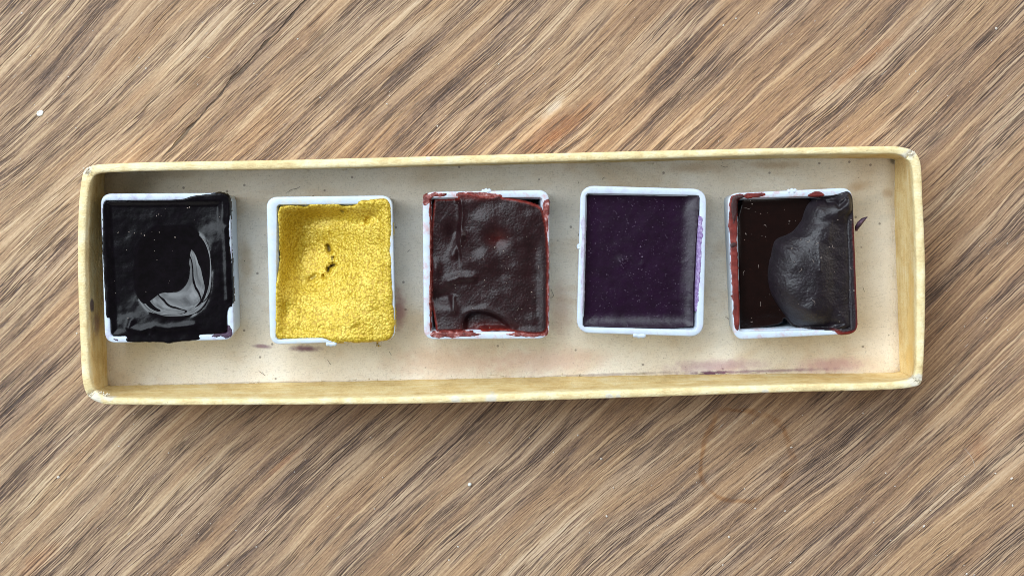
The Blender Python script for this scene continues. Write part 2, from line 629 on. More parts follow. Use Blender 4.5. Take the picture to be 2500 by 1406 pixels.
def card_yellow():
    M = Mat('yellow_paper', TRAY_MM)
    n = M.noise(M.pos, .35, 4, .6)
    fibre = M.noise(M.vec(M.mul(M.x, .8), M.mul(M.y, 2.6), M.z), 2.2, 3, .65)
    col = M.ramp(M.mad(M.sub(fibre, .5), .5, n), [(.25, srgb(216, 190, 138)), (.45, srgb(238, 217, 164)), (.58, srgb(245, 230, 184)), (.8, srgb(249, 240, 212))])
    # grubby flecks
    fl = M.rng(M.noise(M.pos, 2.6, 3, .7), .63, .72)
    col = M.mix(M.mul(fl, .35), col, srgb(150, 122, 84))
    # tan, darker inside of the wall, with the left wall's shade painted in
    inner = M.rng(M.z, 10.8, 9.2)
    streak = M.noise(M.vec(M.mul(M.x, .12), M.mul(M.y, .12), M.mul(M.z, 1.5)), 1.0, 3, .6, .3)
    col = M.mix(M.mul(inner, .65), col, srgb(242, 228, 204), 'MULTIPLY')
    col = M.mix(M.mul(M.mul(inner, M.rng(streak, .42, .66)), .45), col, srgb(236, 214, 176), 'MULTIPLY')
    def side(py, z, ry, rz, right, wob=.5, hi=.5):
        cy = float(P(222, py, z)[1])
        u, v = self_mul(M.sub(M.y, cy), 1 / ry), self_mul(M.sub(M.z, z), 1 / rz)
        d = M.f('SQRT', M.mad(u, u, M.mul(v, v)))
        d = M.mad(M._wob, wob, d)
        end = M.rng(M.x, 48, 50) if right else M.rng(M.x, -48, -50)
        return M.mul(M.rng(d, hi, 1.0, 1.0, 0.0), end)
    self_mul = M.mul
    M._wob = M.sub(M.noise(M.pos, 0.9, 3, .6), .5)
    # tape-coloured strip on the end wall
    for py, z, ry, rz in ((700, 8.2, 4.0, 1.9), (800, 7.6, 5.5, 2.6), (880, 6.6, 2.6, 3.2)):
        col = M.mix(M.mul(side(py, z, ry, rz, True), .5), col, srgb(238, 196, 112))
    # purple paint smudges on the other end wall
    col = M.mix(M.mul(side(745, 8.4, 1.1, 1.5, False, .6), .85), col, srgb(92, 66, 82))
    col = M.mix(M.mul(side(793, 6.2, 2.3, 2.6, False, 1.0, .2), .6), col, srgb(146, 104, 112))
    # rubbed-through white spots on the rim and at the corners
    sp = None
    for px, py, r in ((1113, 974, .8), (1200, 973, 1.1), (1488, 968, .6), (1510, 967, .5), (1867, 957, .7), (226, 972, 1.6), (262, 968, 1.0),
                      (208, 415, 1.0), (2226, 372, 1.1), (2236, 930, 1.3), (2250, 922, .9), (1045, 388, .5), (2205, 383, .7)):
        b = M.blob(px, py, ZT, r, r * .75, 0, 1.6, 1.0, .45)
        sp = b if sp is None else M.f('MAXIMUM', sp, b)
    sp = M.mul(sp, M.rng(M.z, 8.0, 10.6))
    col = M.mix(M.mul(sp, .85), col, srgb(226, 220, 206))
    h = M.mad(fibre, .6, M.mul(M.noise(M.pos, 4.5, 2, .6), .6))
    return M.out(col, .72, M.bump(h, .13, .9), Specular_IOR_Level=.3)


def greyboard():
    M = Mat('grey_board', TRAY_MM)
    n = M.noise(M.pos, .10, 4, .6)
    col = M.ramp(n, [(.3, srgb(232, 219, 199)), (.5, srgb(241, 230, 213)), (.7, srgb(246, 239, 227))])
    cloud = M.noise(M.vec(M.mul(M.x, .07), M.mul(M.y, .11), 8.0), 1, 4, .65, .6)
    col = M.mix(M.mul(M.rng(cloud, .48, .68), .5), col, srgb(216, 190, 156))
    col = M.mix(M.mul(M.rng(cloud, .46, .30), .35), col, srgb(206, 202, 192))
    # pulp fibres lying every way
    d1 = M.noise(M.vec(M.mul(M.x, 1.0), M.mul(M.y, 4.0), 2.0), 2.0, 2, .6, 1.2)
    d2 = M.noise(M.vec(M.mul(M.x, 3.6), M.mul(M.y, 1.1), 5.0), 2.0, 2, .6, 1.2)
    col = M.mix(M.mul(M.rng(d1, .54, .70), .24), col, srgb(120, 104, 84))
    col = M.mix(M.mul(M.rng(d2, .56, .72), .22), col, srgb(128, 110, 92))
    col = M.mix(M.mul(M.rng(d2, .42, .28), .30), col, srgb(236, 226, 206))
    dots = M.mul(M.rng(M.voro(M.pos, .42), .09, .05), .6)
    col = M.mix(dots, col, srgb(92, 78, 64))
    # stains: yellowing, pink and purple paint water
    st_ = [(1690, 410, 7, 1.0, 0, srgb(186, 150, 104), .4), (1890, 403, 5, .8, 0, srgb(186, 150, 104), .5), (2095, 455, 2.2, .9, 10, srgb(190, 150, 100), .45),
           (2165, 470, 1.0, .9, 0, srgb(190, 150, 100), .45), (420, 425, 6, 1.0, 0, srgb(176, 146, 100), .35), (975, 755, 1.3, 4.0, 0, srgb(176, 118, 116), .7),
           (1370, 760, 2.0, 5.5, 0, srgb(186, 140, 120), .4), (1100, 880, 12, 3.0, 2, srgb(200, 150, 118), .40), (745, 851, 2.9, .62, 0, srgb(110, 62, 92), .85),
           (640, 845, 2.2, .4, -4, srgb(132, 84, 112), .7), (1330, 880, 12, 2.4, 2, srgb(214, 172, 160), .45),
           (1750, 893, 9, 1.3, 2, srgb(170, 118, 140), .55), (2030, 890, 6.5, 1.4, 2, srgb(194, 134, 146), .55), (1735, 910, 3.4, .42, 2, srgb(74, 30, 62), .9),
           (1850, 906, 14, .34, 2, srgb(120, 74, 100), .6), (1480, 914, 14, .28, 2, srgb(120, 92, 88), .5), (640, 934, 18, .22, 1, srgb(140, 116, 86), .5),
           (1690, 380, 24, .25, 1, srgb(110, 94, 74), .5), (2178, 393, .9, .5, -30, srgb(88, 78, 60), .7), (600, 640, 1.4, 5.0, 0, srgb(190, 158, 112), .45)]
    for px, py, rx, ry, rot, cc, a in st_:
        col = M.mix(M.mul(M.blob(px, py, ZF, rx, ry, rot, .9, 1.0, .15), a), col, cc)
    h = M.mad(d1, .7, M.mad(d2, .7, M.mul(M.noise(M.pos, 3.5, 3, .7), .8)))
    return M.out(col, .8, M.bump(h, .07, .9), Specular_IOR_Level=.25)


tc_ = mean.mean(0)
TRAY_MM = (float(tc_[0]), float(tc_[1]), 0.0)
tray = empty('card_tray', TRAY_MM)
tag(tray, 'long shallow yellowed card box lid holding five paint pans', 'tray')
m_y, m_g = card_yellow(), greyboard()
m_y.node_tree.nodes['Principled BSDF'].inputs['Subsurface Weight'].default_value = 0.0
for a, b in zip(corner_ids, corner_ids[1:] + [nc]):
    i0, i1 = starts[a], starts[b]
    idx = np.arange(i0, i1 + 1) % NS
    sub = sect[:, idx]
    n = len(idx)
    Vv = sub.transpose(1, 0, 2).reshape(-1, 3)
    F = [(i * K + k, i * K + k + 1, (i + 1) * K + k + 1, (i + 1) * K + k) for i in range(n - 1) for k in range(K - 1)]
    F += [tuple(range(K))[::-1], tuple((n - 1) * K + k for k in range(K))]
    mesh('side_wall', Vv, F, m_y, tray)
# floor panel: a fan grid inside the feet of the walls, slightly cockled
rings, FR = [], 26
cen = B.mean(0)
fl_loop = inset(B, -.35)
for k in range(FR + 1):
    t = (1 - k / FR)
    xy = cen + (fl_loop - cen) * t
    d = np.full(NS, ZF) + fbm(xy[:, 0] * .08, xy[:, 1] * .12, 21, 3) * .10
    d = d + np.exp(-((1 - t) * 12) ** 2) * .18
    rings.append(np.column_stack([xy, d]))
low = at_z(fl_loop, 0.03)
V, F = loft([low] + rings, True, False)
mesh('floor_panel', V, F, m_g, tray)

# torn paper fibres at the corners and along the seams
m = Mat('torn_paper')
m_torn = m.out(srgb(232, 222, 200), .85, None)
items = []
for px, py, z, n, sp in ((232, 963, ZT - .7, 60, .55), (256, 964, ZT - .9, 30, .5), (2234, 928, ZT - .6, 40, .5), (2244, 922, ZT - .8, 12, .35),
                         (214, 416, ZT - .3, 12, .6), (2222, 378, ZT - .3, 12, .6)):
    x, y = P(px, py, z)
    for _ in range(n):
        a = rng.uniform(0, 6.28)
        q0 = np.array([x + rng.normal(0, sp * .5), y + rng.normal(0, sp * .4), z + rng.uniform(0, .5)])
        d = np.array([math.cos(a), math.sin(a), rng.uniform(.1, .6)]) * rng.uniform(.05, .15)
        bend = rng.normal(0, .05, 3)
        items.append(([q0, q0 + d + bend, q0 + 2 * d + bend * .3 - (0, 0, .1)], rng.uniform(.05, .10)))
V, F = strands(items)
tag(mesh('torn_fibre', V, F, m_torn, tray), kind='stuff')
items = []
for _ in range(150):
    i = rng.integers(NS)
    q0 = np.array([*(B[i] + (cen - B[i]) / np.linalg.norm(cen - B[i]) * rng.uniform(.0, .5)), ZF + .16])
    tdir = B[(i + 2) % NS] - B[i - 2]
    tdir = tdir / (np.linalg.norm(tdir) + 1e-9)
    d = np.array([*(tdir * rng.uniform(.1, .5)), rng.uniform(.0, .12)])
    items.append(([q0, q0 + d + np.append(rng.normal(0, .12, 2), .05), q0 + 2 * d], rng.uniform(.02, .05)))
V, F = strands(items)
tag(mesh('seam_fibre', V, F, m_torn, tray), kind='stuff')

# ------------------------------------------------------------------ the pans
def plastic(tint, amt):
    M = Mat('white_plastic')
    n = M.noise(M.pos, .8, 3, .6)
    col = M.ramp(n, [(.3, (.58, .67, .77)), (.7, (.66, .75, .85))])
    grub = M.rng(M.noise(M.pos, 1.6, 4, .75), .60, .74)
    col = M.mix(M.mul(grub, .25), col, srgb(150, 130, 130))
    film = M.mul(M.rng(M.noise(M.pos, .55, 4, .7), .46, .68), M.rng(M.z, 5.5, 8.6))     # pigment rubbed into the lip
    col = M.mix(M.mul(film, amt), col, tint)
    return M.out(col, .38, M.bump(M.noise(M.pos, 2.0, 2), .03, .6), Specular_IOR_Level=.4)


GRID = 0.075


class Pan:
    """zoom: x0, y0, px per zoom px of the photo crop the outlines were read from"""

    def __init__(self, label, zoom, outer, inner, nubs, rad=.75, tint=(1, 1, 1), amt=.4):
        m_plastic = plastic(tint, amt)
        self.zx, self.zy, self.zs = zoom
        po = np.array([self.mm(*c, ZP) for c in outer])
        pi = np.array([self.mm(*c, ZP) for c in inner])
        c = po.mean(0)
        self.c = c
        self.o = empty('paint_pan', (float(c[0]), float(c[1]), ZF + .12))
        tag(self.o, label, 'paint pan', 'paint pans in the card tray')
        n = 160
        lo = resample(rounded(po, rad * 1.7), n)
        li = resample(rounded(pi, rad * .3), n)
        k0 = np.argmin(np.sum((li - lo[0]) ** 2, 1))
        li = np.roll(li, -k0, 0)
        self.lo, self.li = lo, li
        jit = fbm(np.arange(n) * .35, np.arange(n) * 0 + c[0], 4, 2) * .02
        L = []
        zb = ZF + .13
        for d, z in ((.95, zb), (.62, zb), (.45, zb + .25), (.38, zb + 2.5), (.24, zb + 5), (.12, ZP - 2.2), (.05, ZP - 1.0), (0, ZP - .42), (.015, ZP - .16), (.06, ZP - .06), (.15, ZP - .01)):
            L.append(at_z(inset(lo, d), z + (jit if z > ZP - 3 else 0)))
        rimw = np.linalg.norm(li - lo, axis=1)
        mid = (lo + li) / 2
        L.append(at_z(mid, ZP + jit))
        L.append(at_z(inset(li, -.11), ZP - .01 + jit))
        L.append(at_z(inset(li, -.04), ZP - .06 + jit))
        L.append(at_z(li, ZP - .16 + jit))
        L.append(at_z(inset(li, .05), ZP - .75))
        L.append(at_z(inset(li, .16), ZP - .82))          # small step inside the lip
        for d, z in ((.2, ZP - 1.2), (.34, ZP - 3.5), (.5, ZP - 6.8), (.8, ZP - 7.4), (1.3, ZP - 7.5)):
            L.append(at_z(inset(li, d), z))
        V, F = loft(L, True, True)
        mesh('pan_shell', V, F, m_plastic, self.o)
        for (ax, ay, bx, by) in nubs:                      # sprue left on the lip by the mould
            p0, p1 = self.mm(ax, ay, ZP - .4), self.mm(bx, by, ZP - .4)
            t = p1 - p0
            u = t / np.linalg.norm(t)
            nrm = np.array([-u[1], u[0]])
            if np.dot(nrm, c - p0) > 0:
                nrm = -nrm
            secs = []
            for s in np.linspace(0, 1, 9):
                o_ = p0 + t * s
                pr = (.10 + .16 * math.sin(math.pi * s) ** .6) * (1 + .35 * math.sin(s * 17))
                hh = .16 * (1 + .4 * math.sin(s * 11))
                prof = [(-.35, -.9), (pr * .8, -.8), (pr, -.45), (pr * .9, -.1), (.02, hh), (-.35, hh * .8)]
                secs.append(np.array([[*(o_ + nrm * a), ZP - .1 + b * .55] for a, b in prof]))
            V, F = loft(secs, True, True)
            mesh('mould_nub', V, F, m_plastic, self.o)
        x0, y0 = lo.min(0) - .5
        x1, y1 = lo.max(0) + .5
        gx, gy = np.arange(x0, x1, GRID), np.arange(y0, y1, GRID)
        self.gx, self.gy = gx, gy
        self.x, self.y = np.meshgrid(gx, gy)
        qx, qy = PX(self.x, self.y, ZP)
        self.X, self.Y = (qx - self.zx) / self.zs, (qy - self.zy) / self.zs
        self.so, self.si = sdf(self.x, self.y, lo), sdf(self.x, self.y, li)

    def mm(self, X, Y, z=ZP):
        return np.array(P(self.zx + np.asarray(X) * self.zs, self.zy + np.asarray(Y) * self.zs, z))

    def poly(self, pts, smooth=2, z=ZP):
        return np.array([self.mm(*p, z) for p in (chaikin(pts, smooth) if smooth else pts)])

    def sd(self, pts, rag=.06, f=2.2, seed=0, smooth=2):
        return sdf(self.x, self.y, self.poly(pts, smooth)) + rag * fbm(self.x * f, self.y * f, seed, 3)

    def g(self, cx, cy, sx, sy, amp, rot=0):
        c, s = math.cos(math.radians(rot)), math.sin(math.radians(rot))
        dx, dy = self.X - cx, self.Y - cy
        u, v = (dx * c + dy * s) / sx, (-dx * s + dy * c) / sy
        return amp * np.exp(-(u * u + v * v))

    def seg(self, pts, wid):
        """smooth closeness to a polyline in zoom px"""
        d = np.full(self.X.shape, 1e9)
        for (x0, y0), (x1, y1) in zip(pts[:-1], pts[1:]):
            ex, ey = x1 - x0, y1 - y0
            t = np.clip(((self.X - x0) * ex + (self.Y - y0) * ey) / (ex * ex + ey * ey), 0, 1)
            d = np.minimum(d, np.hypot(self.X - x0 - t * ex, self.Y - y0 - t * ey))
        return np.exp(-(d / wid) ** 2)

    def under(self):
        """top of the shell's lip"""
        r = .16
        d = np.clip(self.so, 0, r)
        z = -(r - np.sqrt(np.maximum(r * r - (r - d) ** 2, 0))) * .9
        z = z - np.clip(-self.so, 0, 9) * 6
        di = np.clip(self.si + .11, 0, 9)
        return z - np.where(di > 0, di * di * 4 + di * .3, 0)

    def surface(self, name, f, sd, mat, attrs=None, margin=.16, label=None, kind=None):
        """height field f (mm above the lip); sd>0 is inside"""
        keep = sd > -margin
        self.h = np.where(keep, f, -99)
        cell = keep[:-1, :-1] & keep[1:, :-1] & keep[:-1, 1:] & keep[1:, 1:]
        ny, nx = f.shape
        idx = np.arange(nx * ny).reshape(ny, nx)
        quads = np.stack([idx[:-1, :-1][cell], idx[:-1, 1:][cell], idx[1:, 1:][cell], idx[1:, :-1][cell]], 1)
        used = np.unique(quads)
        remap = np.zeros(nx * ny, int)
        remap[used] = np.arange(len(used))
        V = np.column_stack([self.x.ravel()[used], self.y.ravel()[used], ZP + f.ravel()[used]])
        at = {k: a.ravel()[used] for k, a in (attrs or {}).items()}
        o = mesh(name, V, remap[quads], mat, self.o, attrs=at)
        tag(o, label, kind=kind)
        return o

    def height_at(self, x, y):
        i = np.clip(((x - self.gx[0]) / GRID).astype(int), 0, len(self.gx) - 1)
        j = np.clip(((y - self.gy[0]) / GRID).astype(int), 0, len(self.gy) - 1)
        return ZP + self.h[j, i]

    def dust(self, name, n_grain, n_lint, rad, lint_r, mat, region=(240, 200, 1100, 1200), lint_len=(.3, 1.0), spots=()):
        X = np.append(rng.uniform(region[0], region[2], n_grain), [s[0] for s in spots])
        Y = np.append(rng.uniform(region[1], region[3], n_grain), [s[1] for s in spots])
        R = np.append(rad * rng.uniform(.4, 1.3, n_grain) ** 1.5, [s[2] for s in spots])
        gx, gy = self.mm(X, Y)
        gz = self.height_at(gx, gy)
        ok = gz > 0
        V, F = grains([(a, b, c + r * .3, r) for a, b, c, r, k in zip(gx, gy, gz, R, ok) if k])
        it = []
        for _ in range(n_lint):
            p = self.mm(rng.uniform(region[0], region[2]), rng.uniform(region[1], region[3]))
            a, L, curl = rng.uniform(0, 6.28), rng.uniform(*lint_len), rng.normal(0, 1.3)
            pts = []
            for k in range(8):
                zz = float(self.height_at(p[0:1], p[1:2])[0])
                if zz < 0:
                    break
                pts.append([p[0], p[1], zz + .03])
                p = p + np.array([math.cos(a), math.sin(a)]) * L / 8
                a += curl / 3 + rng.normal(0, .35)
            if len(pts) > 3:
                it.append((pts, lint_r))
        if it:
            V2, F2 = strands(it)
            F = F + [tuple(i + len(V) for i in f) for f in F2]
            V = np.vstack([V, V2])
        tag(mesh(name, V, F, mat, self.o), kind='stuff')


def edge(s, e, wd, steep=7.0):
    """how far a crust's rounded edge drops at distance s inside its outline"""
    u = np.clip(s / wd, 0, 1)
    return np.where(s >= 0, e * (1 - np.sqrt(np.clip(1 - (1 - u) ** 2, 0, 1))), e - s * steep)


def paint_mat(name, stops, scale, rough, bump_mm, bump_scale, film=None, spec=.5, sheen=0.0, sheen_tint=(1, 1, 1), detail=4, rough_attr=None, grain=None):
    M = Mat(name)
    n = M.noise(M.pos, scale, detail, .62)
    col = M.ramp(n, stops)
    if grain:
        gcol, lo, hi, amt = grain
        col = M.mix(M.mul(M.rng(M.noise(M.pos, bump_scale * 1.1, 2, .6), lo, hi), amt), col, gcol)
    if film:
        fm = M.attr('film')
        fn = M.noise(M.pos, 2.2, 4, .7)
        thinned = M.ramp(fn, film)
        col = M.mix(fm, col, thinned)
    r = rough
    if rough_attr is not None:
        r = M.rng(M.attr('wet'), 0, 1, rough, rough_attr, smooth=False)
    h = M.mad(M.noise(M.pos, bump_scale, 3, .65), 1.0, M.mul(M.noise(M.pos, bump_scale * .3, 2, .5), .3))
    if rough_attr is not None:
        h = M.mul(h, M.rng(M.attr('wet'), 0, 1, 1, 0))
    nb = M.bump(h, bump_mm, 1.0)
    return M.out(col, r, nb, Specular_IOR_Level=spec if rough_attr is None else M.rng(M.attr('wet'), 0, 1, spec * .45, spec), Sheen_Weight=sheen, Sheen_Roughness=.5, Sheen_Tint=sheen_tint)


m = Mat('pale_lint')
m_lint = m.out(srgb(176, 160, 150), .8)
m = Mat('mauve_dust')
m_dust = m.out(srgb(112, 94, 116), .8)

# ---- glossy black paint -----------------------------------------------------
p1 = Pan('white pan of glossy black paint, wet hollow mirroring the window, in the tray corner',
         (180, 420, 460 / 1406), [(198, 162), (1162, 157), (1198, 1252), (232, 1276)],
         [(226, 214), (1112, 210), (1148, 1205), (278, 1222)], [], tint=srgb(160, 140, 186), amt=.5)
X, Y = p1.X, p1.Y
out1 = [(213, 238), (250, 222), (420, 214), (640, 210), (800, 206), (850, 190), (930, 172), (1040, 160), (1110, 158), (1148, 172), (1163, 210), (1168, 300),
        (1160, 400), (1160, 470), (1168, 490), (1164, 530), (1172, 600), (1182, 780), (1188, 900), (1188, 1000), (1150, 1012), (1142, 1100), (1150, 1170),
        (1130, 1196), (1040, 1206), (960, 1212), (930, 1220), (955, 1250), (850, 1258), (760, 1268), (700, 1278), (660, 1268), (560, 1266), (450, 1270), (380, 1262),
        (400, 1224), (330, 1224), (282, 1222), (278, 1150), (274, 1090), (240, 1082), (238, 1000), (228, 850), (222, 700), (212, 540), (214, 400)]
s1 = p1.sd(out1, .05, 2.6, 3, 1)
cx, cy, a_, b_, n_ = 745, 750, 335, 392, 2.7
rr = ((np.abs(X - cx) / a_) ** n_ + (np.abs(Y - cy) / b_) ** n_) ** (1 / n_)
tt = (1 - rr) * 5.9
tg = np.linspace(-.2, 7.2, 400)
sl = np.tan(np.radians(np.interp(tg, [-.2, 0, .5, .8, 1.1, 1.3, 1.5, 1.75, 2.2, 2.8, 3.2, 3.6, 4.4, 7.2], [0, 0, 2, 6, 22, 36, 38, 32, 26, 19, 11, 5, 2, 0])))
zz = -np.concatenate([[0], np.cumsum((sl[1:] + sl[:-1]) / 2 * np.diff(tg))]) * .98
dirw = ((X - cx) * .72 + (Y - cy) * .70) / (np.hypot(X - cx, Y - cy) + 40)
basin = (np.interp(tt, tg, zz) - zz[-1]) * (.58 + .42 * sstep(-.35, .35, dirw)) + zz[-1] * .85
wet = sstep(.4, .95, tt)
basin = basin + .085 * ((X - cx) * .72 + (Y - cy) * .70) * .0168 * sstep(.7, 3.4, tt)
skin = fbm(p1.x * .6, p1.y * .6, 5, 2) * .07 + fbm(p1.x * 2.5, p1.y * 2.5, 6, 2) * .008
lift = 1 - sstep(-.1, .9, p1.si)
f1 = .02 + .12 * lift + basin * (1 - lift) + skin * (1 - wet)
f1 += (p1.seg([(430, 1110), (415, 1160), (500, 1185), (610, 1150), (700, 1165), (900, 1140)], 24) * .2 +
       p1.seg([(590, 1180), (575, 1215), (620, 1260)], 16) * .12 + p1.seg([(1130, 420), (1140, 650), (1150, 950)], 20) * .14) * (1 - wet)
f1 -= edge(s1, .13, .22)
m_black = paint_mat('black_paint', [(.3, (.0022, .0018, .0024)), (.7, (.005, .0035, .0055))], 1.2, .25, .012, 3.0, spec=.34, rough_attr=.03)
p1.surface('paint_cake', f1, s1, m_black, {'wet': wet})
sm = np.maximum(p1.sd([(1025, 1222), (1090, 1185), (1150, 1130), (1172, 1150), (1190, 1205), (1160, 1238), (1090, 1228), (1040, 1236)], .22, 2.4, 9),
                p1.sd([(285, 1232), (330, 1248), (340, 1264), (300, 1258)], .1, 3, 2))
m_smear = paint_mat('purple_black_smear', [(.35, srgb(46, 26, 44)), (.7, srgb(84, 58, 84))], 2.5, .5, .05, 5.0)
p1.surface('paint_smear', p1.under() + .045 - edge(sm, .05, .1, 2.0), sm, m_smear, margin=.1)
p1.h = np.where(s1 > 0, f1, -99)
p1.dust('dust_fleck', 16, 5, .05, .018, m_lint, (280, 240, 1050, 1100), (.2, .7),
        spots=((450, 458, .05), (500, 460, .05), (525, 475, .09), (580, 446, .05), (635, 452, .08), (748, 490, .1), (615, 330, .05), (860, 265, .1), (845, 270, .07), (310, 905, .05), (1090, 335, .06)))  # row of pale grains stands in for pinpoint reflections, among real dust

# ---- granular yellow paint ---------------------------------------------------
p2 = Pan('white pan heaped with grainy bright yellow paint',
         (600, 430, 430 / 1344), [(156, 160), (1118, 148), (1142, 1256), (184, 1286)],
         [(238, 220), (1068, 214), (1090, 1216), (232, 1244)], [(615, 1284, 695, 1282)], tint=srgb(226, 214, 168), amt=.4)
X, Y = p2.X, p2.Y
out2 = [(240, 238), (300, 228), (380, 225), (455, 236), (488, 214), (540, 203), (600, 212), (690, 204), (722, 222), (790, 232), (845, 216), (868, 184), (960, 174), (1055, 168),
        (1085, 182), (1108, 228), (1116, 400), (1112, 600), (1116, 800), (1120, 950), (1132, 1020), (1136, 1150), (1126, 1222), (1098, 1252), (1030, 1262), (900, 1266),
        (760, 1270), (680, 1278), (632, 1264), (604, 1240), (520, 1243), (400, 1240), (300, 1244), (240, 1240), (224, 1220), (230, 1100), (228, 980), (224, 850),
        (232, 780), (249, 720), (252, 600), (248, 400)]
s2 = p2.sd(out2, .12, 2.0, 8)
bowl = -1.8 * np.exp(-(((X - 470) / 330) ** 2 * np.where(X < 470, 3.2, .55) + ((Y - 600) / 420) ** 2 * np.where(Y < 600, 1.6, .75)))
bowl += -1.5 * sstep(245, 430, X) * sstep(225, 400, Y) * (1 - .9 * sstep(430, 1000, X)) * (1 - .85 * sstep(480, 1050, Y))
bowl += p2.g(330, 620, 80, 260, -.8) + p2.g(600, 320, 240, 55, -.8) + p2.g(920, 330, 100, 40, -.3, -25) + p2.g(480, 820, 80, 60, -.30, -30)
bowl += p2.g(900, 900, 220, 260, .35) + p2.g(700, 1150, 320, 90, .25) + p2.g(300, 1050, 50, 80, -.45)
cr = p2.seg([(605, 548), (612, 578)], 17) * .8 + p2.seg([(630, 605), (642, 650), (625, 690), (655, 692), (612, 705), (606, 745), (575, 775)], 13) * .9 * sstep(.42, .62, vnoise(p2.x * 2.6, p2.y * 2.6, 77))
cr += p2.seg([(515, 770), (470, 800)], 20) * .35 + p2.seg([(912, 350), (930, 325)], 12) * .35 + p2.seg([(720, 265), (740, 272)], 10) * .4
w1 = fbm(p2.x * 1.1, p2.y * 1.1, 31, 2) * .5
gr = vnoise(p2.x * 3.4 + w1, p2.y * 3.4 - w1, 12)
gr2 = vnoise(p2.x * 6.2 + w1 * 2, p2.y * 6.2, 14)
grain = gr * .06 + gr2 * .07
lift = 1 - sstep(-.2, 1.2, p2.si)
f2 = .05 + 1.45 * bowl * (1 - lift * .6) + .22 * lift + grain + fbm(p2.x * .5, p2.y * .5, 15, 3) * .14 - cr * 1.0
f2 -= edge(s2, .42, .5)


def yellow_mat():
    M = Mat('yellow_paint')
    n = M.noise(M.pos, .5, 4, .6)
    col = M.ramp(n, [(.3, (.55, .375, .02)), (.5, (.66, .465, .04)), (.75, (.75, .56, .09))])
    vor = M.voro(M.vmath('ADD', M.pos, M.vmath('SCALE', M.vec(M.noise(M.pos, 1.5, 2), M.noise(M.vmath('ADD', M.pos, (7, 3, 1)), 1.5, 2), 0.0), scale=.5)), 3.4)
    g1 = M.mad(vor, -.62, .80)
    col = M.mix(M.mul(M.rng(g1, .50, .34), .8), col, (.40, .24, .008))
    col = M.mix(M.mul(M.rng(g1, .58, .76), .5), col, (.88, .74, .22))
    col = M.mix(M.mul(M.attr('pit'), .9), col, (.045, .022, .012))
    h = M.mad(g1, 1.0, M.mul(M.noise(M.pos, 9.0, 2, .6), .35))
    return M.out(col, .42, M.bump(h, .10, 1.0), Specular_IOR_Level=.5, Metallic=.22)


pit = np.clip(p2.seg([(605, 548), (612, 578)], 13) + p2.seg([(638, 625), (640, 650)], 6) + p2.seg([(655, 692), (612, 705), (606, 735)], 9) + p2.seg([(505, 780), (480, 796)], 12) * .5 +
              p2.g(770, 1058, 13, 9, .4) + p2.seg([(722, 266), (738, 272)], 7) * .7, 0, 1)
m_yel = yellow_mat()
p2.surface('paint_cake', f2, s2, m_yel, {'pit': pit}, margin=.2)
it = []
for _ in range(7):
    x, y = P(925 + rng.normal(0, 4), 843 + rng.normal(0, 3), ZF)
    it.append((float(x), float(y), ZF + .15, rng.uniform(.06, .13)))
V, F = grains(it)
tag(mesh('paint_crumb', V, F, m_yel, p2.o), kind='stuff')

# ---- maroon brown crust --------------------------------------------------------
film_red = [(.3, srgb(126, 38, 34)), (.5, srgb(150, 62, 54)), (.62, srgb(186, 112, 104)), (.8, srgb(222, 190, 190))]
film_dark = [(.3, srgb(88, 18, 12)), (.55, srgb(128, 36, 26)), (.75, srgb(170, 84, 72))]
p3 = Pan('white pan of puckered maroon brown paint with brick red rim smears',
         (980, 430, 420 / 1312), [(160, 122), (1128, 106), (1128, 1240), (170, 1246)],
         [(218, 168), (1074, 164), (1076, 1186), (222, 1190)], [(612, 112, 686, 110)], tint=srgb(206, 134, 128), amt=.6)
X, Y = p3.X, p3.Y
out3 = [(222, 178), (330, 176), (432, 172), (425, 150), (408, 130), (470, 126), (560, 132), (600, 150), (690, 158), (740, 140), (768, 150), (770, 166), (860, 176), (960, 196), (1070, 236),
        (1090, 300), (1112, 410), (1122, 600), (1120, 800), (1118, 1000), (1122, 1130), (1112, 1180), (1080, 1206), (990, 1208), (880, 1192), (800, 1178), (600, 1186), (400, 1186), (222, 1192)]
s3 = p3.sd(out3, .05, 2.2, 4, 1)
lobe = sstep(425, 462, X + 10 * np.sin(Y / 60)) * (1 - sstep(480, 760, Y)) * .75
f3 = -.75 + lobe + .45 * sstep(480, 720, Y) * sstep(200, 520, X + (Y - 800) * .2) + .15 * sstep(500, 900, X)
f3 += p3.g(395, 430, 55, 75, -.55) + p3.g(650, 350, 85, 75, .42, 20) + p3.g(735, 490, 72, 62, -.62) + p3.g(520, 190, 70, 60, .35)
f3 += p3.seg([(462, 450), (430, 520), (395, 600)], 30) * .32 + p3.seg([(450, 200), (448, 380), (462, 450)], 22) * .25
f3 += p3.seg([(360, 800), (440, 772), (545, 770)], 36) * .38 + p3.g(320, 925, 85, 55, -.75) + p3.seg([(390, 930), (400, 1030)], 22) * .30 + p3.g(265, 710, 32, 55, .4)
hol = sdf(X, Y, chaikin([(480, 1080), (530, 1030), (640, 1030), (760, 1075), (850, 1170), (840, 1230), (480, 1230), (470, 1150)], 2))
f3 -= sstep(-14, 34, hol) * 1.25
f3 += p3.seg([(500, 1035), (640, 1010), (780, 1065), (860, 1150)], 26) * .22
f3 += p3.g(900, 420, 120, 160, .25) + p3.g(620, 640, 150, 90, .3, 15) + p3.g(880, 820, 170, 170, .2) - p3.g(560, 560, 60, 60, .2) - p3.g(1000, 640, 60, 200, .15)
f3 += fbm(p3.x * .45, p3.y * .45, 44, 2) * .17 + fbm(p3.x * 5, p3.y * 5, 45, 2) * .018
spill = np.clip((1 - sstep(-.2, .9, p3.si)) * (sstep(560, 640, X) * sstep(300, 420, Y) + (1 - sstep(240, 330, Y)) * sstep(400, 440, X) * (1 - sstep(740, 830, X))), 0, 1)
f3 = f3 * (1 - spill) + .12 * spill
